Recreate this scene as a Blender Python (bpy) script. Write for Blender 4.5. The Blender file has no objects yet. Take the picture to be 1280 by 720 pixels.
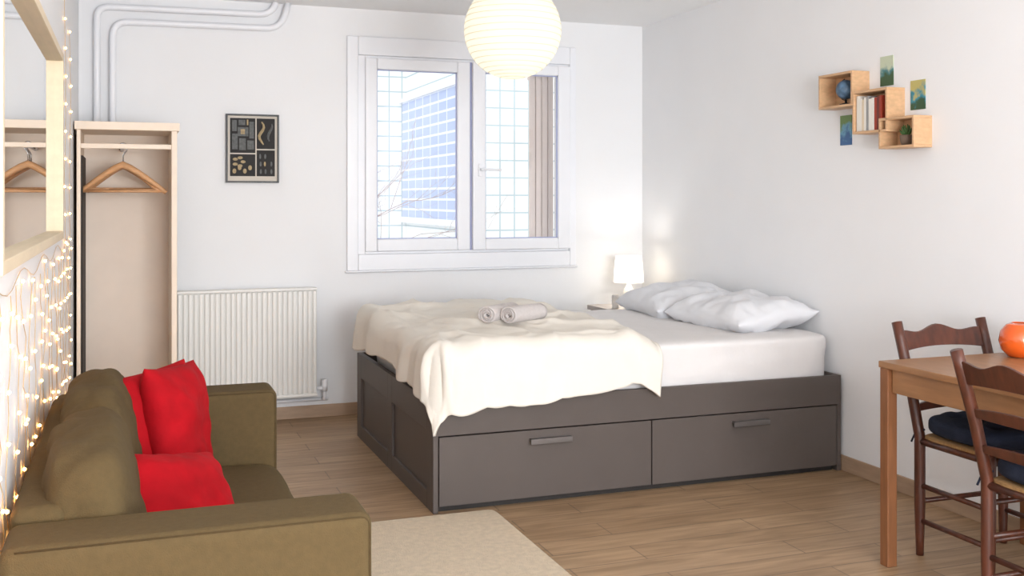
import bpy, bmesh, math, random
from mathutils import Vector, Matrix, noise
random.seed(7)
SC=bpy.context.scene
def lin(c):
    c=c/255.0
    return c/12.92 if c<=0.04045 else ((c+0.055)/1.055)**2.4
def C(r,g,b): return (lin(r),lin(g),lin(b),1)
# ---------------- materials
def mat(name,col,rough=.6,metal=0,var=.0,vscale=8,bump=0,bscale=40,stretch=(1,1,1),sheen=0,emit=None,estr=0,coat=0,spec=.5):
    m=bpy.data.materials.new(name); m.use_nodes=True
    nt=m.node_tree; b=nt.nodes['Principled BSDF']
    b.inputs['Roughness'].default_value=rough; b.inputs['Metallic'].default_value=metal
    b.inputs['Base Color'].default_value=col
    b.inputs['Specular IOR Level'].default_value=spec
    if sheen: b.inputs['Sheen Weight'].default_value=sheen
    if coat: b.inputs['Coat Weight'].default_value=coat
    if emit: b.inputs['Emission Color'].default_value=emit; b.inputs['Emission Strength'].default_value=estr
    tc=nt.nodes.new('ShaderNodeTexCoord'); mp=nt.nodes.new('ShaderNodeMapping'); mp.inputs['Scale'].default_value=stretch
    nt.links.new(tc.outputs['Object'],mp.inputs['Vector'])
    if var:
        n=nt.nodes.new('ShaderNodeTexNoise'); n.inputs['Scale'].default_value=vscale; n.inputs['Detail'].default_value=6
        nt.links.new(mp.outputs[0],n.inputs['Vector'])
        r=nt.nodes.new('ShaderNodeValToRGB'); r.color_ramp.elements[0].position=.3; r.color_ramp.elements[1].position=.7
        r.color_ramp.elements[0].color=tuple(max(0,c*(1-var)) for c in col[:3])+(1,)
        r.color_ramp.elements[1].color=tuple(min(1,c*(1+var)) for c in col[:3])+(1,)
        nt.links.new(n.outputs['Fac'],r.inputs['Fac']); nt.links.new(r.outputs['Color'],b.inputs['Base Color'])
    if bump:
        n2=nt.nodes.new('ShaderNodeTexNoise'); n2.inputs['Scale'].default_value=bscale; n2.inputs['Detail'].default_value=4
        nt.links.new(mp.outputs[0],n2.inputs['Vector'])
        bp=nt.nodes.new('ShaderNodeBump'); bp.inputs['Strength'].default_value=bump; bp.inputs['Distance'].default_value=.01
        nt.links.new(n2.outputs['Fac'],bp.inputs['Height']); nt.links.new(bp.outputs['Normal'],b.inputs['Normal'])
    return m
M={}
M['wall']=mat('wall_paint',C(242,243,245),.85,var=.01,vscale=3,bump=.04,bscale=90)
M['ceil']=mat('ceiling_paint',C(248,249,250),.9,var=.01,vscale=3)
M['pvc']=mat('white_pvc',C(242,244,249),.35,var=.01)
M['radi']=mat('radiator_enamel',C(240,239,235),.4,var=.01)
M['bed']=mat('grey_lacquer',C(90,82,78),.5,var=.04,vscale=5,spec=.3)
M['handle']=mat('handle_metal',C(116,112,110),.35,metal=.6,var=.02)
M['sheet']=mat('white_sheet',C(228,225,224),.9,var=.02,vscale=6,bump=.35,bscale=18)
M['duvet']=mat('cream_duvet',C(232,226,216),.9,var=.02,vscale=4,bump=.3,bscale=18)
M['pillow']=mat('white_pillow',C(228,229,233),.9,var=.01,bump=.35,bscale=18)
M['towel']=mat('towel_terry',C(218,211,209),1,var=.05,vscale=80,bump=.8,bscale=250)
M['sofa']=mat('olive_sofa_fabric',C(91,76,50),.9,var=.07,vscale=60,bump=.3,bscale=350,spec=.2)
M['sofad']=mat('olive_sofa_piping',C(74,60,38),.9,var=.07,vscale=60,spec=.2)
M['red']=mat('red_velvet',C(168,8,22),.85,var=.16,vscale=14,bump=.2,bscale=50,spec=.2)
M['walnut']=mat('dark_walnut',C(80,40,25),.4,var=.35,vscale=14,stretch=(3,3,.6),coat=.12)
M['table']=mat('stained_oak',C(152,110,74),.4,var=.15,vscale=9,stretch=(6,.7,6),coat=.1)
M['tleg']=mat('stained_oak_leg',C(130,84,52),.45,var=.15,vscale=9,stretch=(6,6,.7))
M['navy']=mat('navy_cushion',C(38,44,60),.9,var=.2,vscale=20,bump=.2,bscale=200,spec=.2)
M['rush']=mat('rush_seat',C(150,115,72),.9,var=.3,vscale=60,stretch=(1,8,1))
M['cream']=mat('wardrobe_cream',C(245,230,212),.6,var=.02)
M['wpanel']=mat('wardrobe_back',C(247,234,220),.7,var=.02)
M['hang']=mat('hanger_wood',C(206,158,114),.45,var=.12,vscale=20,stretch=(1,6,6))
M['steel']=mat('steel',C(190,192,196),.25,metal=1)
M['black']=mat('black_frame',C(22,20,20),.4,var=.05)
M['paper']=mat('poster_paper',C(214,206,194),.7,var=.02)
M['pblk']=mat('poster_black',C(34,32,32),.7,var=.1)
M['pbei']=mat('poster_beige',C(176,156,120),.7,var=.25,vscale=60)
M['pgry']=mat('poster_grey',C(100,102,102),.7,var=.3,vscale=60)
M['mframe']=mat('mirror_frame_birch',C(224,206,176),.5,var=.05,vscale=10,stretch=(4,.6,4))
M['shelf']=mat('bamboo_shelf',C(210,170,130),.45,var=.1,vscale=10,stretch=(4,1,8))
M['orange']=mat('orange_glaze',C(222,92,28),.12,var=.05,coat=.6)
M['ceramic']=mat('white_ceramic',C(238,234,228),.3)
M['rug']=mat('cream_rug',C(220,203,178),1,var=.08,vscale=40,bump=1,bscale=180)
M['green']=mat('plant_green',C(70,105,55),.6,var=.3,vscale=40)
M['pot']=mat('grey_pot',C(120,100,84),.7,var=.1)
M['globe']=mat('globe_blue',C(80,108,135),.35,var=.5,vscale=30)
M['skin_b']=mat('bare_bark',C(176,156,152),.9,var=.15)
M['shut']=mat('tan_shutter',C(226,213,206),.7,var=.04)
M['wire']=mat('fairy_wire',C(215,185,140),.4,metal=.3)
M['bulb']=mat('fairy_bulb',C(255,200,120),.4,emit=C(255,180,98),estr=38)
M['base']=mat('baseboard_tile',C(174,148,124),.5,var=.12,vscale=6,stretch=(1,1,6))
M['cord']=mat('white_cord',C(235,235,235),.5)
M['ground']=mat('courtyard',C(200,200,200),.9,var=.05)
M['dark']=mat('dark_matte',C(40,36,34),.7)
M['seal']=mat('grey_seal',C(165,170,205),.5)
M['nst']=mat('grey_nightstand',C(185,176,170),.5,var=.04)
m=bpy.data.materials.new('mirror_glass'); m.use_nodes=True; b=m.node_tree.nodes['Principled BSDF']
b.inputs['Metallic'].default_value=1; b.inputs['Roughness'].default_value=.01; b.inputs['Base Color'].default_value=(.9,.91,.9,1); M['mirror']=m
m=bpy.data.materials.new('window_glass'); m.use_nodes=True; nt=m.node_tree
nt.nodes.remove(nt.nodes['Principled BSDF']); o=nt.nodes['Material Output']
t=nt.nodes.new('ShaderNodeBsdfTransparent'); g=nt.nodes.new('ShaderNodeBsdfGlossy'); g.inputs['Roughness'].default_value=.0
mx=nt.nodes.new('ShaderNodeMixShader'); mx.inputs[0].default_value=.05
nt.links.new(t.outputs[0],mx.inputs[1]); nt.links.new(g.outputs[0],mx.inputs[2]); nt.links.new(mx.outputs[0],o.inputs['Surface']); M['glass']=m
def shade(name,col,emis,strength):
    m=bpy.data.materials.new(name); m.use_nodes=True; nt=m.node_tree
    nt.nodes.remove(nt.nodes['Principled BSDF']); o=nt.nodes['Material Output']
    d=nt.nodes.new('ShaderNodeBsdfDiffuse'); d.inputs['Color'].default_value=col
    t=nt.nodes.new('ShaderNodeBsdfTranslucent'); t.inputs['Color'].default_value=col
    mx=nt.nodes.new('ShaderNodeMixShader'); mx.inputs[0].default_value=.5
    e=nt.nodes.new('ShaderNodeEmission'); e.inputs['Color'].default_value=emis; e.inputs['Strength'].default_value=strength
    a=nt.nodes.new('ShaderNodeAddShader')
    nt.links.new(d.outputs[0],mx.inputs[1]); nt.links.new(t.outputs[0],mx.inputs[2])
    nt.links.new(mx.outputs[0],a.inputs[0]); nt.links.new(e.outputs[0],a.inputs[1]); nt.links.new(a.outputs[0],o.inputs['Surface'])
    return m
M['lantern']=shade('rice_paper',C(206,204,196),C(255,250,230),.33)
M['rib']=mat('lantern_rib',C(226,214,180),.7,emit=C(255,245,210),estr=.12)
M['lshade']=shade('lamp_shade_fabric',C(225,218,205),C(255,242,218),.22)
def brickmat(name,c1,c2,mort,bw,rh,ms,rough,grain=True,offset=.5,swz=None):
    m=bpy.data.materials.new(name); m.use_nodes=True; nt=m.node_tree; b=nt.nodes['Principled BSDF']
    tc=nt.nodes.new('ShaderNodeTexCoord'); sp=nt.nodes.new('ShaderNodeSeparateXYZ'); cb=nt.nodes.new('ShaderNodeCombineXYZ')
    nt.links.new(tc.outputs['Object'],sp.inputs[0])
    swz=swz or 'XY'
    nt.links.new(sp.outputs[swz[0]],cb.inputs[0]); nt.links.new(sp.outputs[swz[1]],cb.inputs[1])
    br=nt.nodes.new('ShaderNodeTexBrick'); br.inputs['Color1'].default_value=c1; br.inputs['Color2'].default_value=c2; br.inputs['Mortar'].default_value=mort
    br.inputs['Scale'].default_value=1; br.inputs['Brick Width'].default_value=bw; br.inputs['Row Height'].default_value=rh
    br.inputs['Mortar Size'].default_value=ms; br.offset=offset; br.inputs['Mortar Smooth'].default_value=.1
    nt.links.new(cb.outputs[0],br.inputs['Vector'])
    if grain:
        mp2=nt.nodes.new('ShaderNodeMapping'); mp2.inputs['Scale'].default_value=(2.2,22,1); nt.links.new(tc.outputs['Object'],mp2.inputs['Vector'])
        n=nt.nodes.new('ShaderNodeTexNoise'); n.inputs['Scale'].default_value=1.4; n.inputs['Detail'].default_value=8; n.inputs['Distortion'].default_value=.9
        nt.links.new(mp2.outputs[0],n.inputs['Vector'])
        r=nt.nodes.new('ShaderNodeValToRGB'); r.color_ramp.elements[0].position=.3; r.color_ramp.elements[1].position=.72
        r.color_ramp.elements[0].color=(.64,.61,.57,1); r.color_ramp.elements[1].color=(1.12,1.12,1.12,1)
        nt.links.new(n.outputs['Fac'],r.inputs['Fac'])
        mx=nt.nodes.new('ShaderNodeMix'); mx.data_type='RGBA'; mx.blend_type='MULTIPLY'; mx.inputs[0].default_value=.95
        nt.links.new(br.outputs['Color'],mx.inputs[6]); nt.links.new(r.outputs['Color'],mx.inputs[7]); nt.links.new(mx.outputs[2],b.inputs['Base Color'])
        bp=nt.nodes.new('ShaderNodeBump'); bp.inputs['Strength'].default_value=.25; bp.inputs['Distance'].default_value=.004
        nt.links.new(n.outputs['Fac'],bp.inputs['Height']); nt.links.new(bp.outputs[0],b.inputs['Normal'])
    else: nt.links.new(br.outputs['Color'],b.inputs['Base Color'])
    b.inputs['Roughness'].default_value=rough
    return m
M['floor']=brickmat('wood_plank_tile',C(175,146,114),C(161,132,101),C(130,107,86),.9,.15,.003,.42,offset=.35)
M['facade']=brickmat('white_tile_facade',C(246,249,250),C(242,247,248),C(182,198,204),.15,.17,.008,.6,grain=False,offset=0,swz='XZ')
M['bluef']=brickmat('blue_tile_facade',C(168,184,222),C(180,194,228),C(232,237,248),.30,.11,.012,.5,grain=False,offset=0,swz='YZ')
# ---------------- mesh helpers
def link(o,parent=None):
    SC.collection.objects.link(o)
    if parent is not None: o.parent=parent
    return o
def empty(name,loc=(0,0,0),rot=0):
    e=bpy.data.objects.new(name,None); e.empty_display_size=.1; e.location=loc; e.rotation_euler=(0,0,rot); SC.collection.objects.link(e); return e
class MB:
    def __init__(s): s.v=[];s.f=[];s.m=[];s.mats=[]
    def mi(s,k):
        if k not in s.mats: s.mats.append(k)
        return s.mats.index(k)
    def add(s,v,f,k,mx=None):
        o=len(s.v); i=s.mi(k)
        s.v+= [tuple(mx@Vector(p)) if mx else tuple(p) for p in v]
        s.f+=[tuple(o+a for a in q) for q in f]; s.m+=[i]*len(f); return s
    def box(s,x0,x1,y0,y1,z0,z1,k,mx=None):
        v=[(x0,y0,z0),(x1,y0,z0),(x1,y1,z0),(x0,y1,z0),(x0,y0,z1),(x1,y0,z1),(x1,y1,z1),(x0,y1,z1)]
        f=[(0,3,2,1),(4,5,6,7),(0,1,5,4),(1,2,6,5),(2,3,7,6),(3,0,4,7)]
        return s.add(v,f,k,mx)
    def tube(s,pts,r,k,seg=8,closed=False,mx=None):
        pts=[Vector(p) for p in pts]; n=len(pts); rr=r if isinstance(r,(list,tuple)) else [r]*n
        v=[];f=[]; prev=None
        for i,p in enumerate(pts):
            if closed: t=(pts[(i+1)%n]-pts[i-1])
            else: t=(pts[min(i+1,n-1)]-pts[max(i-1,0)])
            t.normalize()
            if prev is None:
                a=Vector((0,0,1)) if abs(t.z)<.9 else Vector((1,0,0)); nn=t.cross(a).normalized()
            else: nn=(prev-t*prev.dot(t)).normalized()
            prev=nn; bb=t.cross(nn)
            for j in range(seg):
                an=2*math.pi*j/seg; v.append(p+(nn*math.cos(an)+bb*math.sin(an))*rr[i])
        for i in range(n if closed else n-1):
            i2=(i+1)%n
            for j in range(seg):
                j2=(j+1)%seg; f.append((i*seg+j,i*seg+j2,i2*seg+j2,i2*seg+j))
        if not closed:
            f.append(tuple(reversed(range(seg)))); f.append(tuple((n-1)*seg+j for j in range(seg)))
        return s.add(v,f,k,mx)
    def lathe(s,prof,k,seg=32,mx=None):
        v=[];f=[]
        for (r,z) in prof:
            for j in range(seg):
                a=2*math.pi*j/seg; v.append((r*math.cos(a),r*math.sin(a),z))
        for i in range(len(prof)-1):
            for j in range(seg):
                j2=(j+1)%seg; f.append((i*seg+j,i*seg+j2,(i+1)*seg+j2,(i+1)*seg+j))
        if prof[0][0]>1e-5: f.append(tuple(reversed(range(seg))))
        if prof[-1][0]>1e-5: f.append(tuple((len(prof)-1)*seg+j for j in range(seg)))
        return s.add(v,f,k,mx)
    def soft(s,c,sz,k,p=6,n=12,bulge=0,nz=0,mx=None,seed=0):
        vv={};f=[];v=[]
        def idx(q):
            key=tuple(round(a,5) for a in q)
            if key not in vv: vv[key]=len(v); v.append(q)
            return vv[key]
        for ax in range(3):
            for sg in (-1,1):
                for i in range(n):
                    for j in range(n):
                        q=[]
                        for (a,b) in ((i,j),(i+1,j),(i+1,j+1),(i,j+1)):
                            pt=[0,0,0]; pt[ax]=sg; pt[(ax+1)%3]=-1+2*a/n; pt[(ax+2)%3]=-1+2*b/n
                            q.append(idx(tuple(pt)))
                        f.append(tuple(q) if sg>0 else tuple(reversed(q)))
        out=[]
        for q in v:
            q=[math.sin(a*math.pi/2)*.5+a*.5 for a in q]
            L=sum(abs(a)**p for a in q)**(1/p)
            x,y,z=[a/L for a in q]
            bz=1+bulge*(1-x*x)*(1-y*y)
            P=Vector((x*sz[0]/2,y*sz[1]/2,z*sz[2]/2*bz))
            if nz:
                d=noise.noise(P*9+Vector((seed,seed,0)))*nz+noise.noise(P*22+Vector((seed,0,0)))*nz*.4
                P+=P.normalized()*d
            out.append(P+Vector(c))
        return s.add(out,f,k,mx)
    def build(s,name,parent=None,bevel=0,bseg=2,smooth=False,sub=0,loc=None,rot=None):
        me=bpy.data.meshes.new(name); me.from_pydata([tuple(p) for p in s.v],[],s.f)
        for k in s.mats: me.materials.append(M[k])
        for p,i in zip(me.polygons,s.m): p.material_index=i; p.use_smooth=smooth
        me.update()
        bm=bmesh.new(); bm.from_mesh(me); bmesh.ops.recalc_face_normals(bm,faces=bm.faces); bm.to_mesh(me); bm.free()
        o=bpy.data.objects.new(name,me)
        if loc: o.location=loc
        if rot: o.rotation_euler=rot
        link(o,parent)
        if bevel:
            b=o.modifiers.new('bevel','BEVEL'); b.width=bevel; b.segments=bseg; b.limit_method='ANGLE'; b.angle_limit=math.radians(40)
            for p in me.polygons: p.use_smooth=True
            w=o.modifiers.new('wn','WEIGHTED_NORMAL'); w.keep_sharp=True
        if sub:
            q=o.modifiers.new('sub','SUBSURF'); q.levels=sub; q.render_levels=sub
        return o
def shift(e): return Matrix.Translation(-Vector(e.location))
def pillow(name,w,l,t,k,parent=None,mxw=Matrix(),n=34,nz=.008,seed=0,pinch=.07,pw=4):
    v=[];f=[]
    def P(i,j,sg):
        u=-1+2*i/n; q=-1+2*j/n
        u=math.sin(u*math.pi/2)*.6+u*.4; q=math.sin(q*math.pi/2)*.6+q*.4
        x=u*w/2*(1-pinch*(1-q*q)); y=q*l/2*(1-pinch*(1-u*u))
        h=max(0,(1-abs(u)**pw)*(1-abs(q)**pw))**.55
        z=sg*t/2*h
        rr=noise.noise(Vector((x*7,y*7,seed+sg)))*nz*1.6+(.5-abs(noise.noise(Vector((x*11+seed,y*11,3+sg)))))*nz*1.3
        ed=max(abs(u),abs(q)); rr+=nz*.7*math.sin((x if abs(q)>abs(u) else y)*70+seed)*max(0,ed-.55)*1.6
        z+=sg*rr*h+noise.noise(Vector((x*8,y*8,seed*2.)))*nz*(1-h)
        return Vector((x,y,z))
    for sg in (1,-1):
        for i in range(n+1):
            for j in range(n+1): v.append(P(i,j,sg))
    N=(n+1)**2
    for i in range(n):
        for j in range(n):
            a=i*(n+1)+j; b=a+n+1
            f.append((a,b,b+1,a+1)); f.append((N+a,N+a+1,N+b+1,N+b))
    mb=MB(); mb.add(v,f,k,mxw)
    o=mb.build(name,parent,smooth=True,sub=1)
    bm=bmesh.new(); bm.from_mesh(o.data); bmesh.ops.remove_doubles(bm,verts=bm.verts,dist=.0005); bmesh.ops.recalc_face_normals(bm,faces=bm.faces); bm.to_mesh(o.data); bm.free()
    for p in o.data.polygons: p.use_smooth=True
    return o
T=Matrix.Translation
def R(a,ax): return Matrix.Rotation(math.radians(a),4,ax)
# ---------------- room
XL,XR,YB,YF,H=-.262,3.29,6.385,-1.6,2.5
MB().box(XL-.2,XR+.2,YF-.2,YB+.25,-.15,0,'floor').build('floor')
MB().box(XL-.2,XR+.2,YF-.2,YB+.25,H,H+.15,'ceil').build('ceiling')
MB().box(XL-.2,XL,YF-.2,YB+.25,0,H,'wall').build('wall_left')
MB().box(XR,XR+.2,YF-.2,YB+.25,0,H,'wall').build('wall_right')
wx0,wx1,wz0,wz1=1.33,2.745,.985,2.215
MB().box(XL,wx0,YB,YB+.25,0,H,'wall').box(wx1,XR,YB,YB+.25,0,H,'wall').box(wx0,wx1,YB,YB+.25,0,wz0,'wall').box(wx0,wx1,YB,YB+.25,wz1,H,'wall').build('wall_back')
MB().box(XL,.3,YF-.2,YF,0,H,'wall').box(2.7,XR,YF-.2,YF,0,H,'wall').box(.3,2.7,YF-.2,YF,0,.5,'wall').box(.3,2.7,YF-.2,YF,2.2,H,'wall').build('wall_front')  # unseen wall; its opening is added to let the fill light through
w2=empty('added_rear_window',(1.5,YF,1.35))  # made-up window behind the camera, added around the fill light
mb=MB()
for a in ((.3,.37,.5,2.2),(2.63,2.7,.5,2.2),(.3,2.7,.5,.57),(.3,2.7,2.13,2.2),(1.46,1.54,.5,2.2)):
    mb.box(a[0],a[1],YF-.08,YF-.02,a[2],a[3],'pvc',shift(w2))
mb.build('frame',w2,bevel=.004)
MB().box(XL,XR-.012,YB-.012,YB,0,.075,'base').build('baseboard_back',bevel=.003)
MB().box(XR-.012,XR,YF,YB,0,.075,'base').build('baseboard_right',bevel=.003)
MB().box(XL,XL+.012,YF,YB-.012,0,.075,'base').build('baseboard_left',bevel=.003)
# window
w=empty('window_1',(2.03,YB,1.6)); S=shift(w)
mb=MB()
y0=YB-.022
mb.box(1.26,wx0,y0,YB-.001,.885,2.33,'pvc',S).box(wx1,2.79,y0,YB-.001,.885,2.33,'pvc',S).box(wx0,wx1,y0,YB-.001,2.215,2.33,'pvc',S).box(wx0,wx1,y0,YB-.001,.885,.985,'pvc',S)
mb.box(1.25,2.80,y0-.006,YB-.001,.872,.885,'pvc',S)
mb.build('casing',w,bevel=.006)
mb=MB()
mb.box(wx0,1.375,YB-.01,YB+.07,wz0,wz1,'pvc',S).box(2.738,wx1,YB-.01,YB+.07,wz0,wz1,'pvc',S).box(1.375,2.738,YB-.01,YB+.07,2.195,wz1,'pvc',S).box(1.375,2.738,YB-.01,YB+.07,wz0,1.005,'pvc',S)
mb.build('fixed_frame',w,bevel=.004)
def sash(nm,x0,x1,gx0,gx1,z0,z1,gz0,gz1,yy):
    mb=MB()
    mb.box(x0,gx0,yy,yy+.06,z0,z1,'pvc',S).box(gx1,x1,yy,yy+.06,z0,z1,'pvc',S).box(gx0,gx1,yy,yy+.06,gz1,z1,'pvc',S).box(gx0,gx1,yy,yy+.06,z0,gz0,'pvc',S)
    mb.build(nm,w,bevel=.008,bseg=3)
    mb=MB(); e=.006
    mb.box(gx0,gx0+e,yy+.02,yy+.03,gz0,gz1,'seal',S).box(gx1-e,gx1,yy+.02,yy+.03,gz0,gz1,'seal',S).box(gx0,gx1,yy+.02,yy+.03,gz0,gz0+e,'seal',S).box(gx0,gx1,yy+.02,yy+.03,gz1-e,gz1,'seal',S)
    mb.build(nm+'_seal',w)
    MB().box(gx0,gx1,yy+.028,yy+.032,gz0,gz1,'glass',S).build(nm+'_glass',w)
sash('sash_1',1.372,2.050,1.447,1.966,1.0,2.2,1.077,2.13,YB-.03)
sash('sash_2',2.064,2.741,2.15,2.654,1.0,2.2,1.072,2.135,YB-.045)
mb=MB(); mb.box(2.048,2.066,YB-.012,YB+.03,1.0,2.2,'seal',S); mb.build('meeting_gap',w)
mb=MB(); mb.box(2.098,2.122,YB-.057,YB-.045,1.47,1.55,'pvc',S); mb.tube([(2.11,YB-.05,1.515),(2.11,YB-.085,1.515),(2.13,YB-.09,1.515),(2.24,YB-.09,1.512)],.009,'pvc',mx=S); mb.build('handle',w,bevel=.003)
mb=MB(); mb.box(2.70,2.745,YB-.04,YB-.02,2.10,2.17,'pvc',S).box(2.70,2.745,YB-.04,YB-.02,1.03,1.10,'pvc',S); mb.build('hinges',w,bevel=.003)
mb=MB()
for i in range(4):
    x=2.575+i*.045; mb.box(x,x+.04,6.66,6.685,1.0,2.2,'shut',S)
mb.box(2.57,2.75,6.685,6.70,1.0,1.05,'shut',S).box(2.57,2.75,6.685,6.70,2.14,2.2,'shut',S)
mb.build('folding_shutter',w,bevel=.004)
# outside
MB().box(-8,14,YB+.3,20,-.2,-.05,'ground').build('courtyard_ground')
bld=empty('neighbouring_building',(4,12,0)); S=shift(bld)
MB().box(-5,3.0,11.7,12.0,-.05,4.2,'facade',S).build('rear_facade',bld)
MB().box(3.0,7,9.6,12.0,-.05,4.1,'facade',S).build('annex',bld)
MB().box(2.95,2.998,9.58,11.69,1.12,2.42,'bluef',S).build('blue_cladding',bld)
MB().box(2.92,2.998,9.55,11.69,2.42,2.46,'pvc',S).box(2.92,2.998,9.55,11.69,1.06,1.12,'pvc',S).build('cornice',bld)
mb=MB()
def branch(p,d,L,r,dep):
    n=5; pts=[Vector(p)]; d=Vector(d).normalized()
    for i in range(n):
        d=(d+Vector((random.uniform(-.2,.2),random.uniform(-.2,.2),random.uniform(-.12,.16)))).normalized()
        pts.append(pts[-1]+d*L/n)
    mb.tube(pts,[r*(1-.6*i/n) for i in range(n+1)],'skin_b',seg=5)
    if dep>0:
        for i in (2,3,4,5):
            q=pts[i]; dd=(d+Vector((random.uniform(-.9,.9),random.uniform(-.6,.6),random.uniform(-.6,.7)))).normalized()
            branch(q,dd,L*.6,r*.5,dep-1)
mb.tube([(1.3,7.9,-.05),(1.32,7.9,.5),(1.38,7.9,.95)],[.03,.025,.018],'skin_b')
branch((1.38,7.9,.95),(1,-.1,.45),.75,.007,3); branch((1.34,7.9,.8),(.9,.1,.2),.9,.006,3); branch((1.38,7.9,.95),(.6,0,.9),.6,.006,2)
mb.build('bare_tree',smooth=True)
# pipes
def arc(pts,rad=.07,n=6):
    pts=[Vector(p) for p in pts]; out=[pts[0]]
    for i in range(1,len(pts)-1):
        a,b,c=pts[i-1],pts[i],pts[i+1]; d1=(a-b).normalized(); d2=(c-b).normalized()
        for k in range(n+1):
            t=k/n; p=b+d1*rad*(1-t)**2+d2*rad*t**2; out.append(p)
    out.append(pts[-1]); return out
pp=empty('heating_pipes',(0,YB,2)); S=shift(pp)
MB().tube(arc([(-.165,6.35,.0),(-.165,6.35,2.415),(.80,6.35,2.425),(.83,6.35,2.5)],.07),.019,'pvc',seg=14,mx=S).build('pipe_outer',pp,smooth=True)
MB().tube(arc([(-.082,6.35,.0),(-.082,6.35,2.335),(.86,6.35,2.345),(.90,6.35,2.5)],.09),.019,'pvc',seg=14,mx=S).build('pipe_inner',pp,smooth=True)
# radiator
rd=empty('radiator',(.66,6.3,.15)); S=shift(rd)
mb=MB(); n=27; x0,x1=.262,1.061; st=(x1-x0)/n
for i in range(n): mb.box(x0+i*st+.003,x0+(i+1)*st-.003,6.262,6.29,.165,.78,'radi',S)
mb.build('ribs',rd,bevel=.007,bseg=3)
MB().box(x0,x1,6.275,6.33,.15,.795,'radi',S).box(x0,x1,6.258,6.335,.782,.797,'radi',S).box(x0,x1,6.262,6.3,.148,.168,'radi',S).build('panel',rd,bevel=.004)
mb=MB(); mb.tube(arc([(1.06,6.3,.19),(1.11,6.3,.19),(1.11,6.3,.12),(1.11,6.355,.12)],.02),.011,'pvc',mx=S); mb.tube([(1.11,6.3,.17),(1.11,6.3,.24)],.018,'pvc',mx=S)
mb.tube([(.27,6.345,.115),(1.14,6.345,.115)],.01,'pvc',mx=S); mb.box(.4,.43,6.33,6.383,.5,.7,'pvc',S).box(.9,.93,6.33,6.383,.5,.7,'pvc',S)
mb.build('valve',rd,smooth=True)
# wardrobe
wd=empty('open_wardrobe',(0,5.95,0)); S=shift(wd)
mb=MB()
mb.box(-.245,-.226,5.72,6.22,0,1.68,'cream',S).box(.212,.24,5.72,6.22,0,1.68,'cream',S)
mb.box(-.255,.252,5.71,6.225,1.68,1.722,'cream',S)
mb.box(-.226,.212,5.74,6.2,.06,.08,'cream',S)
mb.box(-.226,.212,5.725,5.745,1.585,1.61,'cream',S)
mb.build('carcass',wd,bevel=.003)
MB().box(-.226,.212,6.2,6.215,0.0,1.68,'wpanel',S).build('back_panel',wd)
MB().box(-.2255,-.218,5.76,6.19,.085,1.55,'dark',S).build('dark_inner_edge',wd)  # thin dark sheet over the left inner side
mb=MB(); mb.tube([(-.03,5.745,1.60),(-.03,6.2,1.60)],.014,'pvc',mx=S); mb.build('rail',wd,smooth=True)
mb=MB()
for (yy,rz,k) in ((5.80,-8,1.0),(5.90,-34,.95),(5.99,30,.9)):
    mx=T((-.025,yy,1.60))@R(rz,'Z')
    pts=[(-.02,0,-.012)]+[(.022*math.sin(math.radians(a)),0,.022*math.cos(math.radians(a))-.004) for a in range(-60,170,23)]+[(0,0,-.04),(0,0,-.10)]
    mb.tube(pts,.003,'steel',seg=6,mx=S@mx)
    L=[]
    for i in range(13):
        t=-1+i/6; L.append((t*.215,0,-.095-.145*abs(t)**1.2*k))
    mb.tube(L,[.011+.008*(1-abs(-1+i/6)) for i in range(13)],'hang',seg=8,mx=S@mx)
    mb.tube([(-.205,0,-.095-.138*k),(.205,0,-.095-.138*k)],.007,'hang',mx=S@mx)
mb.build('wooden_hangers',wd,smooth=True)
# mirror
mr=empty('wall_mirror',(XL,3.2,1.5)); S=shift(mr)
ya,yb,za,zb=2.18,4.16,1.183,1.857; xf=-.221
mb=MB(); fw=.028
mb.box(XL,xf,ya,ya+fw,za,zb,'mframe',S).box(XL,xf,yb-fw,yb,za,zb,'mframe',S).box(XL,xf,ya+fw,yb-fw,za,za+fw,'mframe',S).box(XL,xf,ya+fw,yb-fw,zb-fw,zb,'mframe',S)
mb.build('frame',mr,bevel=.002)
MB().box(XL+.004,-.250,ya+fw,yb-fw,za+fw,zb-fw,'mirror',S).build('glass',mr)
# fairy lights
mb=MB()
def bulb(p):
    q=bmesh.new(); bmesh.ops.create_icosphere(q,subdivisions=1,radius=.0052)
    q.verts.ensure_lookup_table()
    v=[tuple(Vector(p)+a.co) for a in q.verts]; f=[tuple(b.index for b in a.verts) for a in q.faces]; q.free()
    mb.add(v,f,'bulb')
xw=XL+.007
ys=[1.2+i*.18 for i in range(24)]
mb.tube([(xw,y,1.13+.02*math.sin(y*9)) for y in [1.0+i*.1 for i in range(45)]],.0012,'wire',seg=4)
for y in ys:
    z=1.13-random.random()*.04; pts=[]; k=random.random()*6; am=random.uniform(.02,.07)
    while z>.28:
        pts.append((xw+random.uniform(-.002,.002),y+am*math.sin(z*8+k)+random.uniform(-.04,.04),z)); z-=random.uniform(.03,.08)
    mb.tube(pts,.0011,'wire',seg=4)
    for i in range(random.randint(0,1),len(pts),2):
        p=pts[i]; bulb((p[0]+.002,p[1],p[2]))
for (y,zt) in ((4.9,2.4),(5.3,2.2)):
    pts=[(xw,y+.05*math.sin(z*8)+random.uniform(-.02,.02),z) for z in [1.14+i*.06 for i in range(int((zt-1.14)/.06))]]
    mb.tube(pts,.0011,'wire',seg=4)
    for p in pts[::2]: bulb((p[0]+.002,p[1],p[2]))
mb.build('fairy_lights')
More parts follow.
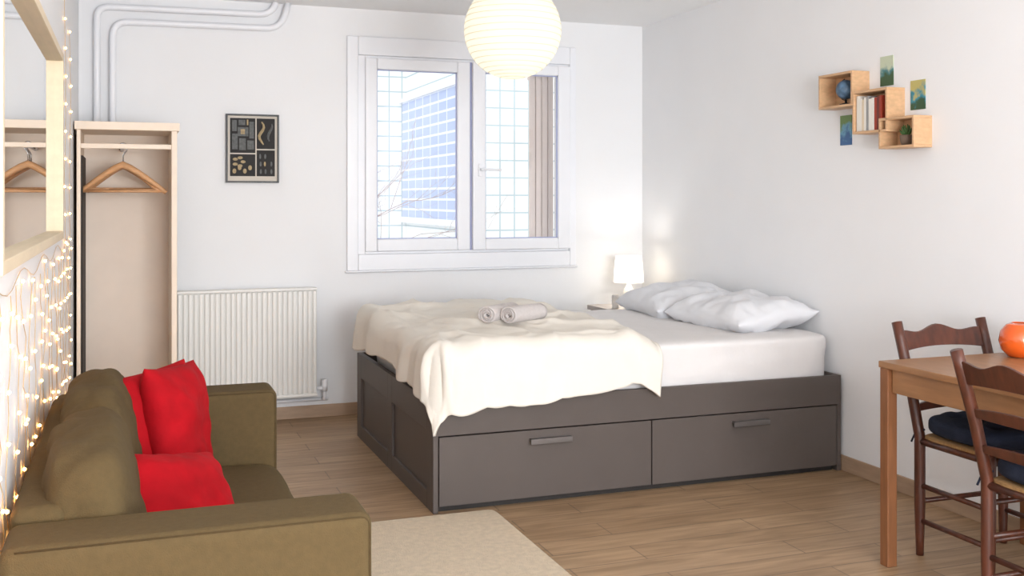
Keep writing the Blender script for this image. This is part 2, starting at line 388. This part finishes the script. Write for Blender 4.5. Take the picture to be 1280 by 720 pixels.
# poster
ps=empty('framed_poster',(.695,YB,1.63)); S=shift(ps)
x0,x1,z0,z1=.541,.849,1.423,1.83; f=.010
mb=MB(); mb.box(x0,x0+f,6.36,YB,z0,z1,'black',S).box(x1-f,x1,6.36,YB,z0,z1,'black',S).box(x0+f,x1-f,6.36,YB,z0,z0+f,'black',S).box(x0+f,x1-f,6.36,YB,z1-f,z1,'black',S)
mb.build('frame',ps,bevel=.001)
mb=MB(); mb.box(x0+f,x1-f,6.372,6.38,z0+f,z1-f,'paper',S)
cx=(x0+x1)/2+.02
pan=[(x0+.024,cx-.004,1.60,1.806),(cx+.004,x1-.024,1.625,1.806),(x0+.024,cx-.004,1.462,1.592),(cx+.004,x1-.024,1.462,1.617)]
for (a,b,c,d) in pan: mb.box(a,b,6.370,6.372,c,d,'pblk',S)
a,b,c,d=pan[0]
for (u0,u1,w0,w1,k) in ((.08,.30,.1,.55,'pgry'),(.36,.62,.08,.42,'pgry'),(.68,.94,.1,.36,'pgry'),(.30,.72,.48,.74,'pgry'),(.08,.26,.62,.94,'pgry'),(.34,.60,.80,.95,'pgry'),(.76,.94,.42,.90,'pgry'),(.66,.72,.80,.96,'pbei'),(.42,.58,.54,.68,'pbei')):
    mb.box(a+(b-a)*u0,a+(b-a)*u1,6.3685,6.370 if k=='pgry' else 6.3680,c+(d-c)*w0,c+(d-c)*w1,k,S)
a,b,c,d=pan[1]
mb.tube([(a+.028+.014*math.sin(i*.9),6.369,d-.02-.017*i) for i in range(9)],[.004+.006*math.sin(i*.39) for i in range(9)],'pbei',seg=6,mx=S)
mb.tube([(b-.028+.012*math.sin(i*.7+1),6.369,d-.03-.015*i) for i in range(8)],[.003+.006*math.sin(i*.44) for i in range(8)],'pgry',seg=6,mx=S)
a,b,c,d=pan[2]
for i in range(5):
    an=i*1.25; mb.soft((a+.05+.025*math.cos(an),6.369,d-.045+.025*math.sin(an)),(.03,.003,.018),'pbei',p=2,n=4,mx=S)
for i in range(4):
    mb.soft((a+.025+i*.03,6.369,c+.03+.02*(i%2)),(.022,.003,.03),'pbei',p=2,n=4,mx=S)
a,b,c,d=pan[3]
for i in range(8):
    mb.soft((a+.02+.03*(i%3)+random.uniform(-.006,.006),6.369,c+.028+.045*(i//3)),(.012,.003,.03),random.choice(['pgry','pbei']),p=2.2,n=4,mx=S)
mb.build('print',ps)
# ---------------- bed
BX0,BX1,BY0,BY1=1.205,3.272,4.245,5.80
bd=empty('storage_bed',((BX0+BX1)/2,(BY0+BY1)/2,0)); S=shift(bd)
mb=MB(); FT=.467
mb.box(BX0,BX1,BY0,BY0+.02,.325,FT,'bed',S)
mb.box(BX0,BX0+.022,BY0,BY0+.02,0,.325,'bed',S).box(BX1-.022,BX1,BY0,BY0+.02,0,.325,'bed',S)
mb.box(BX0,BX1,BY1-.02,BY1,0,FT,'bed',S)
mb.box(BX1-.02,BX1,BY0+.02,BY1-.02,0,FT,'bed',S)
mb.build('side_rails',bd,bevel=.002)
mb=MB()
mb.box(BX0+.014,BX0+.028,BY0+.02,BY1-.02,0,FT,'bed',S)
h=[BY0+.0201,BY0+.10,BY0+.735,BY0+.82,BY1-.10,BY1-.0201]
xa,xb=BX0,BX0+.016
mb.box(xa,xb,h[0],h[1],0,FT,'bed',S).box(xa,xb,h[2],h[3],0,FT,'bed',S).box(xa,xb,h[4],h[5],0,FT,'bed',S)
for (a,b) in ((h[1],h[2]),(h[3],h[4])):
    mb.box(xa,xb,a,b,FT-.13,FT,'bed',S).box(xa,xb,a,b,0,.075,'bed',S)
mb.build('footboard',bd,bevel=.002)
mb=MB()
mb.box(BX0+.026,2.232,BY0-.002,BY0+.016,.028,.32,'bed',S).box(2.238,BX1-.026,BY0-.002,BY0+.016,.028,.32,'bed',S)
mb.build('drawer_fronts',bd,bevel=.002)
MB().box(BX0+.03,BX1-.03,BY0+.03,BY1-.03,0.0,.30,'dark',S).build('drawer_interior',bd)
mb=MB()
for x in (1.735,2.752):
    mb.box(x-.098,x+.098,BY0-.028,BY0-.018,.262,.286,'handle',S).box(x-.098,x+.098,BY0-.024,BY0-.002,.278,.286,'handle',S)
mb.build('handles',bd,bevel=.002)
mb=MB(); mb.soft((2.277,5.02,.53),(2.005,1.47,.27),'sheet',p=14,n=40,nz=.010,mx=S,seed=2); mb.build('mattress',bd,smooth=True)
# duvet
Xe,Ye,Ztop=1.275,4.31,.70
nu,nv=160,180; W=2.27-Xe; Lq=5.77-Ye; Rr=.082
v=[];f=[]
def sm(t): t=max(0,min(1,t)); return t*t*(3-2*t)
def ridge(x,y,s):
    a=1-abs(noise.noise(Vector((x,y,s))))*2.2
    return max(0,a)**3
for i in range(nu+1):
    for j in range(nv+1):
        tj=j/nv; ti=i/nu
        q0=-.30+(Lq+.30+.07)*tj
        am=.235+.03*math.sin(q0*5+1)+.05*sm((.3-q0)/.5)
        p=-am+(W+am)*ti
        bm_=.31+.02*math.sin(p*6)+.05*sm((.25-p)/.4)-.02*sm((p-.6)/.4)
        q=-bm_+(Lq+bm_+.07)*tj
        if ti>0: p+= .05*math.sin(q*3.0+.5)*ti**4
        a=max(0,-p); b=max(0,-q); c=max(0,q-Lq)
        hh=math.hypot(a,b)
        bx=Xe+max(p,0); by=Ye+min(max(q,0),Lq)
        ux=bx+.12*noise.noise(Vector((bx*2,by*2,7))); uy=by+.12*noise.noise(Vector((bx*2,by*2,9)))
        big=noise.noise(Vector((bx*2.6,by*2.6,1)))*.024
        cr=ridge(ux*1.6+uy*2.6,uy*1.2-ux*1.8,4)*.024+ridge(ux*4.5+uy*1.0,uy*2.6-ux,8)*.013
        fine=noise.noise(Vector((p*12,q*12,2)))*.006
        rt=sm((W-p)/.10)
        z=Ztop-.047+.048*rt**.5+ (big+cr+fine)*(.25+.75*rt)
        z+=.014*sm(p/.25)*sm(q/.25)
        if hh>0:
            dx,dy=-a/hh,-b/hh
            s=hh/Rr
            if s<math.pi/2: out=Rr*math.sin(s); dn=Rr*(1-math.cos(s))
            else: out=Rr+.10*(hh-Rr*math.pi/2); dn=Rr+(hh-Rr*math.pi/2)
            al=p*1.0 if b>a else q*1.0
            ramp=sm(hh/.2)
            fold=(.016*math.sin(al*15+1.6*math.sin(al*4.3)+.6)+.018*noise.noise(Vector((bx*9-dy*3,by*9+dx*3,hh*5))))*ramp
            if a>0 and b>0:
                th=math.atan2(b,a); fold+=.022*math.sin(th*6)*ramp
            out+=max(fold,-.006)
            P=Vector((bx+dx*out,by+dy*out,z-dn))
        elif c>0:
            s=c/.06; P=Vector((bx,by+.05*math.sin(min(s,1.57)),z-.06*(1-math.cos(min(s,1.57)))))
        else: P=Vector((bx,by,z))
        v.append(P)
for i in range(nu):
    for j in range(nv):
        a=i*(nv+1)+j; f.append((a,a+nv+1,a+nv+2,a+1))
mb=MB(); mb.add(v,f,'duvet',S); dv=mb.build('duvet',bd,smooth=True)
so=dv.modifiers.new('thick','SOLIDIFY'); so.thickness=.014; so.offset=0
pillow('pillow',.50,.70,.16,'pillow',bd,S@T((3.02,4.76,.733))@R(3,'Z')@R(-6,'Y'),seed=1,nz=.019)
pillow('pillow_2',.50,.66,.16,'pillow',bd,S@T((3.0,5.42,.740))@R(-5,'Z')@R(-9,'Y'),seed=6,nz=.019)
def towel(name,loc,rz):
    v=[];f=[];N=90;prof=[]
    for i in range(N+1):
        t=i/N; a=t*2*math.pi*3.6; r=.008+.036*t; prof.append((r*math.cos(a),r*math.sin(a)))
    mm=14
    for k in range(mm+1):
        y=-.115+.23*k/mm
        for i,(x,z) in enumerate(prof):
            d=1+.03*noise.noise(Vector((x*30,z*30,y*14)))
            v.append((x*d*1.06,y+.003*math.sin(i*.35),z*d*.92))
    for k in range(mm):
        for i in range(N): a=k*(N+1)+i; f.append((a,a+1,a+N+2,a+N+1))
    mb=MB(); mb.add(v,f,'towel'); o=mb.build(name,None,smooth=True,loc=loc,rot=(0,0,math.radians(rz)))
    s=o.modifiers.new('s','SOLIDIFY'); s.thickness=.0085; s.offset=0
    return o
towel('rolled_towel',(1.685,4.76,.778),-52)
towel('rolled_towel.001',(1.785,4.69,.778),-62)
# nightstand & lamp
ns=empty('nightstand',(3.05,6.08,0)); S=shift(ns)
mb=MB(); mb.box(2.84,3.27,5.86,6.30,.60,.63,'nst',S).box(2.86,3.25,5.88,6.28,.48,.60,'nst',S)
for x in (2.86,3.215):
    for y in (5.88,6.245): mb.box(x,x+.035,y,y+.035,0,.48,'nst',S)
mb.build('table',ns,bevel=.003)
lp=empty('bedside_lamp',(3.06,6.13,.63))
mb=MB(); mb.lathe([(.055,0),(.058,.012),(.03,.03),(.042,.07),(.03,.11),(.012,.14),(.008,.19)],'ceramic',seg=32); mb.build('base',lp,smooth=True)
mb=MB()
v=[];f=[];seg=40
for (r,z) in ((.098,.155),(.085,.325)):
    for j in range(seg): a=2*math.pi*j/seg; v.append((r*math.cos(a),r*math.sin(a),z))
for j in range(seg): f.append((j,(j+1)%seg,seg+(j+1)%seg,seg+j))
mb.add(v,f,'lshade'); mb.build('shade',lp,smooth=True)
def plight(name,loc,e,col,r,parent=None):
    l=bpy.data.lights.new(name,'POINT'); l.energy=e; l.color=col; l.shadow_soft_size=r
    o=bpy.data.objects.new(name,l); o.location=loc; link(o,parent); return o
plight('lamp_bulb',(0,0,.235),2.8,(1,.96,.90),.03,lp)
mb=MB(); mb.box(-.02,.02,-.012,.012,0,.09,'ceramic'); mb.build('small_clock',loc=(2.90,6.0,.63),bevel=.004)
# lantern
ln=empty('paper_lantern',(1.692,4.60,2.117))
mb=MB(); prof=[];Rl=.227
nr=24
for i in range(1,nr*4):
    th=math.pi*i/(nr*4); r=Rl*math.sin(th); z=-Rl*math.cos(th)
    if r<.055: continue
    sc=.010*math.sin(math.pi*((i%4)/4)); prof.append((r*(1+sc)-.001,z*(1+sc)))
v=[];f=[];seg=64
for (r,z) in prof:
    for j in range(seg): a=2*math.pi*j/seg; v.append((r*math.cos(a),r*math.sin(a),z))
for i in range(len(prof)-1):
    for j in range(seg): f.append((i*seg+j,i*seg+(j+1)%seg,(i+1)*seg+(j+1)%seg,(i+1)*seg+j))
mb.add(v,f,'lantern'); mb.build('paper_shade',ln,smooth=True)
mb=MB()
for i in range(1,nr):
    th=math.pi*i/nr; r=Rl*math.sin(th)+.0004; z=-Rl*math.cos(th)
    if r<.055: continue
    mb.tube([(r*math.cos(2*math.pi*j/64),r*math.sin(2*math.pi*j/64),z+.001*math.sin(4*math.pi*j/64+i)) for j in range(64)],.0015,'rib',seg=5,closed=True)
mb.build('ribs',ln,smooth=True)
mb=MB(); mb.tube([(0,0,.383),(0,0,.05)],.004,'cord'); mb.tube([(0,0,.383),(0,0,.35)],.04,'cord',seg=20); mb.tube([(0,0,.09),(0,0,.03)],.02,'cord',seg=16); mb.build('cord_and_socket',ln,smooth=False)
plight('lantern_bulb',(0,0,0),1.7,(1,.97,.90),.05,ln)
# ---------------- sofa
sf=empty('two_seat_sofa',(.13,3.17,0)); S=shift(sf)
Xb,Xf=-.242,.51; Y0,Y1=2.275,4.06
for i,(a,b) in enumerate(((Y0,Y0+.2),(Y1-.2,Y1))):
    MB().box(Xb,Xf,a,b,.08,.635,'sofa',S).build('arm_%d'%(i+1),sf,bevel=.028,bseg=5)
    mb=MB()
    for yy in (a+.008,b-.008):
        e=.0085
        mb.tube(arc([(Xb+.03,yy,.635-e),(Xf-e,yy,.635-e),(Xf-e,yy,.09)],.025),.0024,'sofad',seg=6,mx=S)
    mb.build('arm_%d_piping'%(i+1),sf,smooth=True)
MB().box(Xb,Xb+.12,Y0+.2,Y1-.2,.08,.66,'sofa',S).build('backrest',sf,bevel=.03,bseg=5)
mb=MB(); mb.soft((.17,(Y0+Y1)/2,.17),(.66,Y1-Y0-.4,.2),'sofa',p=14,n=14,mx=S); mb.build('seat_base',sf,smooth=True)
for i,(a,b) in enumerate(((Y0+.2,(Y0+Y1)/2),((Y0+Y1)/2,Y1-.2))):
    mb=MB(); mb.soft((.185,(a+b)/2,.315),(.64,b-a,.14),'sofa',p=8,n=16,bulge=.12,nz=.006,mx=S,seed=i); mb.build('seat_cushion_%d'%(i+1),sf,smooth=True)
    mb=MB(); mb.soft((0,0,0),(.20,b-a+.005,.42),'sofa',p=4.0,n=22,nz=.022,mx=S@T((-.070,(a+b)/2,.56))@R(-10,'Y'),seed=3+i); mb.build('back_cushion_%d'%(i+1),sf,smooth=True)
mb=MB()
for x in (Xb+.06,Xf-.06):
    for y in (Y0+.07,Y1-.07): mb.tube([(x,y,0),(x,y,.09)],[.018,.024],'walnut',seg=12,mx=S)
mb.build('feet',sf,smooth=True)
# red pillows
pillow('red_throw_pillow',.38,.36,.15,'red',None,T((.085,3.62,.585))@R(-50,'Z')@R(76,'Y')@R(4,'Z'),seed=2,nz=.014,pinch=.06,pw=3)
pillow('red_throw_pillow.001',.39,.35,.15,'red',None,T((.155,3.63,.590))@R(-28,'Z')@R(80,'Y')@R(-4,'Z'),seed=5,nz=.014,pinch=.06,pw=3)
pillow('red_throw_pillow.002',.35,.40,.18,'red',None,T((.125,3.03,.475))@R(-44,'Z')@R(50,'Y')@R(-14,'Z'),seed=9,nz=.016,pinch=.07,pw=2.6)
# rug
mb=MB(); mb.soft((0,0,0),(.86,1.66,.022),'rug',p=40,n=40,mx=T((1.015,3.335,.011))); mb.build('rug')
# ---------------- wall shelf
sh=empty('box_wall_shelf',(XR,3.98,1.74)); S=shift(sh)
XS=3.19
def boxs(nm,y0,y1,z0,z1,t=.012):
    mb=MB(); mb.box(XS,XR,y0,y1,z0,z0+t,'shelf',S).box(XS,XR,y0,y1,z1-t,z1,'shelf',S).box(XS,XR,y0,y0+t,z0+t,z1-t,'shelf',S).box(XS,XR,y1-t,y1,z0+t,z1-t,'shelf',S)
    mb.box(XR-.006,XR-.001,y0+t,y1-t,z0+t,z1-t,'shelf',S)
    mb.build(nm,sh,bevel=.0015)
boxs('box_1',4.057,4.312,1.765,1.932); boxs('box_2',3.817,4.056,1.630,1.83); boxs('box_3',3.647,3.873,1.553,1.692)
gl=empty('desk_globe',(3.235,4.16,1.777))
mb=MB(); mb.soft((0,0,.075),(.094,.094,.094),'globe',p=2,n=12); mb.build('ball',gl,smooth=True)
mb=MB(); mb.lathe([(.03,0),(.03,.006),(.006,.012),(.005,.028)],'black',seg=20); mb.tube([(.0,.052*math.sin(math.radians(a)),.075-.052*math.cos(math.radians(a))) for a in range(-10,190,20)],.0025,'black',seg=6); mb.build('stand',gl,smooth=True)
mb=MB(); y=4.038; cols=['bk_w','bk_w','bk_c','bk_w','bk_g','bk_w','bk_w','bk_r','bk_r2','bk_r']
M['bk_w']=mat('book_white',C(232,228,220),.6); M['bk_c']=mat('book_cream',C(220,205,180),.6); M['bk_g']=mat('book_grey',C(150,150,150),.6); M['bk_r']=mat('book_red',C(160,60,40),.6); M['bk_r2']=mat('book_maroon',C(110,50,40),.6)
for i,c in enumerate(cols):
    th=random.uniform(.013,.019); mb.box(3.20,3.28,y-th,y,1.642,1.642+random.uniform(.14,.168),c); y-=th+.001
mb.build('shelf_books',bevel=.001)
pl=empty('potted_succulent',(3.235,3.745,1.565))
mb=MB(); mb.lathe([(.02,0),(.026,.02),(.028,.045),(.024,.046),(.022,.035)],'pot',seg=24); mb.build('pot',pl,smooth=True)
mb=MB()
for i in range(16):
    a=i*2.4; t=i/16; mb.tube([(0,0,.04),(.02*math.cos(a)*(1-t*.5),.02*math.sin(a)*(1-t*.5),.055+.015*t),(.03*math.cos(a)*(1-t*.7),.03*math.sin(a)*(1-t*.7),.07+.025*t)],[.005,.006,.0015],'green',seg=6)
mb.build('leaves',pl,smooth=True)
def cardmat(name,ca,cb,cc):
    m=bpy.data.materials.new(name); m.use_nodes=True; nt=m.node_tree; b=nt.nodes['Principled BSDF']
    tc=nt.nodes.new('ShaderNodeTexCoord'); n=nt.nodes.new('ShaderNodeTexNoise'); n.inputs['Scale'].default_value=22; n.inputs['Detail'].default_value=4
    sp=nt.nodes.new('ShaderNodeSeparateXYZ'); nt.links.new(tc.outputs['Generated'],sp.inputs[0]); nt.links.new(tc.outputs['Object'],n.inputs['Vector'])
    ad=nt.nodes.new('ShaderNodeMath'); ad.operation='MULTIPLY_ADD'; ad.inputs[1].default_value=1.6; nt.links.new(n.outputs['Fac'],ad.inputs[0])
    su=nt.nodes.new('ShaderNodeMath'); su.operation='ADD'; su.inputs[1].default_value=-.8; nt.links.new(sp.outputs['Z'],su.inputs[0]); nt.links.new(su.outputs[0],ad.inputs[2])
    r=nt.nodes.new('ShaderNodeValToRGB'); e=r.color_ramp.elements; e[0].color=ca; e[0].position=.2; e[1].color=cc; e[1].position=.75
    x=e.new(.45); x.color=cb
    nt.links.new(ad.outputs[0],r.inputs[0]); nt.links.new(r.outputs[0],b.inputs['Base Color']); return m
for nm,y0,y1,z0,z1,cs in (('postcard',3.891,3.978,1.85,1.987,(C(60,90,60),C(80,135,140),C(195,205,180))),('postcard.001',3.686,3.777,1.724,1.855,(C(50,85,60),C(50,140,165),C(190,180,110))),('postcard.002',4.184,4.269,1.59,1.735,(C(60,100,150),C(110,165,195),C(110,140,80)))):
    M['cd']=cardmat(nm+'_print',*cs)
    MB().box(XR-.004,XR,y0,y1,z0,z1,'cd').build(nm)
# ---------------- dining table
tb=empty('dining_table',(2.92,2.5,0)); S=shift(tb)
tx0,tx1,ty0,ty1=2.562,3.27,1.85,3.112
MB().box(tx0,tx1,ty0,ty1,.716,.74,'table',S).build('top',tb,bevel=.003)
MB().box(tx0+.02,tx0+.04,ty0+.05,ty1-.05,.63,.716,'table',S).box(tx1-.04,tx1-.02,ty0+.05,ty1-.05,.63,.716,'table',S).box(tx0+.05,tx1-.05,ty1-.04,ty1-.02,.63,.716,'table',S).box(tx0+.05,tx1-.05,ty0+.02,ty0+.04,.63,.716,'table',S).build('apron',tb,bevel=.002)
mb=MB(); a=.042
for x in (tx0+.004,tx1-.004-a):
    for y in (ty0+.004,ty1-.004-a): mb.box(x,x+a,y,y+a,0,.716,'tleg',S)
mb.build('legs',tb,bevel=.003)
mb=MB(); mb.lathe([(.03,0),(.045,.004),(.066,.028),(.074,.06),(.068,.095),(.048,.12),(.03,.128),(.028,.126),(.045,.115),(.06,.09)],'orange',seg=48); mb.build('orange_vase',smooth=True,loc=(3.115,3.0,.74))
# ---------------- chairs
def chair(name,loc,rot):
    e=empty(name,loc,rot); w=.20; d=.175
    mb=MB()
    for sx in (-1,1):
        pts=[(sx*w,d,0),(sx*w,d,.25),(sx*w,d,.44),(sx*(w+.002),d+.045,.62),(sx*(w+.004),d+.12,.855)]
        P=[]
        for i in range(len(pts)-1):
            for k in range(4): P.append(Vector(pts[i]).lerp(Vector(pts[i+1]),k/4))
        P.append(Vector(pts[-1]))
        mb.tube(P,[.014+.006*min(1,i/3) for i in range(len(P))],'walnut',seg=12)
        mb.tube([(sx*(w+.01),-d,0),(sx*(w+.01),-d,.1),(sx*(w+.01),-d,.43),(sx*(w+.01),-d,.465)],[.014,.018,.02,.016],'walnut',seg=12)
    for z in (.13,.26):
        mb.tube([(-w,-d,z+.03),(w,-d,z+.03)],.010,'walnut')
        for sx in (-1,1): mb.tube([(sx*w,-d,z),(sx*w,d,z)],.010,'walnut')
    mb.tube([(-w,d,.2),(w,d,.2)],.010,'walnut')
    for sx in (-1,1): mb.tube([(sx*w,-d,.425),(sx*w,d,.425)],.014,'walnut')
    mb.tube([(-w,-d,.425),(w,-d,.425)],.014,'walnut'); mb.tube([(-w,d,.425),(w,d,.425)],.014,'walnut')
    mb.build('frame',e,smooth=True)
    def yb(z): return d+.045*max(0,(z-.44))/.18 if z<.62 else d+.045+.075*(z-.62)/.235
    mb=MB()
    for (zc,hgt,top) in ((.79,.085,1),(.665,.045,0),(.55,.04,0)):
        n=20; v=[];f=[]
        for i in range(n+1):
            t=-1+2*i/n; x=t*(w-.006); curve=.022*(1-t*t)
            ht=hgt*(.62+.38*math.cos(t*math.pi*.5)) if not top else hgt*(.76+.12*math.cos(t*math.pi*2)+.2*(1-t*t))
            lo=-hgt/2+ (.012*(1-t*t) if top else .004*(1-t*t))
            for (zz) in (lo,-hgt/2+ht):
                for th in (-.007,.007): v.append((x,yb(zc+zz)+curve+th,zc+zz))
        for i in range(n):
            a=i*4;b=a+4
            f+=[(a,b,b+1,a+1),(a+2,a+3,b+3,b+2),(a,a+2,b+2,b),(a+1,b+1,b+3,a+3)]
        f+=[(0,1,3,2),(n*4,n*4+2,n*4+3,n*4+1)]
        mb.add(v,f,'walnut')
    mb.build('back_slats',e,bevel=.003)
    mb=MB(); mb.soft((0,0,.437),(.41,.36,.03),'rush',p=8,n=8); mb.build('rush_seat',e,smooth=True)
    mb=MB(); mb.soft((0,-.005,.490),(.43,.395,.085),'navy',p=3.5,n=24)
    vs=[]
    for (x,y,z) in mb.v:
        if z>.482:
            dd=min(math.hypot(x-a,y-b) for a in (-.1,0,.1) for b in (-.1,0,.09)); z-=.024*math.exp(-(dd/.028)**2); z+=.008*noise.noise(Vector((x*18,y*18,1)))
        vs.append((x,y,z))
    mb.v=vs; mb.build('seat_cushion',e,smooth=True)
    mb=MB()
    for sx in (-1,1): mb.tube([(sx*.19,.16,.47),(sx*.215,.185,.45),(sx*.222,.195,.42)],.004,'navy',seg=6)
    mb.build('cushion_ties',e,smooth=True)
    return e
chair('dining_chair',(2.975,2.965,0),0)
chair('dining_chair.001',(2.725,2.385,0),math.pi/2)
# ---------------- lights / world
wld=bpy.data.worlds.new('daylight'); SC.world=wld; wld.use_nodes=True
bg=wld.node_tree.nodes['Background']; bg.inputs[0].default_value=(.965,.985,1,1); bg.inputs[1].default_value=1.75
def area(name,loc,rot,sx,sy,e,col):
    l=bpy.data.lights.new(name,'AREA'); l.shape='RECTANGLE'; l.size=sx; l.size_y=sy; l.energy=e; l.color=col
    o=bpy.data.objects.new(name,l); o.location=loc; o.rotation_euler=rot; link(o); return o
area('rear_fill_light',(1.5,YF-.12,1.4),(math.radians(90),0,0),2.3,1.6,245,(.955,.975,1))  # fill light added behind the camera to brighten the room
# camera
cam=bpy.data.cameras.new('camera'); co=bpy.data.objects.new('camera',cam); SC.collection.objects.link(co)
cam.sensor_width=36; cam.lens=1307/1280*36; cam.shift_y=-112/1280; cam.clip_start=.02
co.location=(0,0,1.33); co.rotation_euler=(math.radians(90),0,math.radians(-20.16))
SC.camera=co
SC.view_settings.view_transform='Standard'
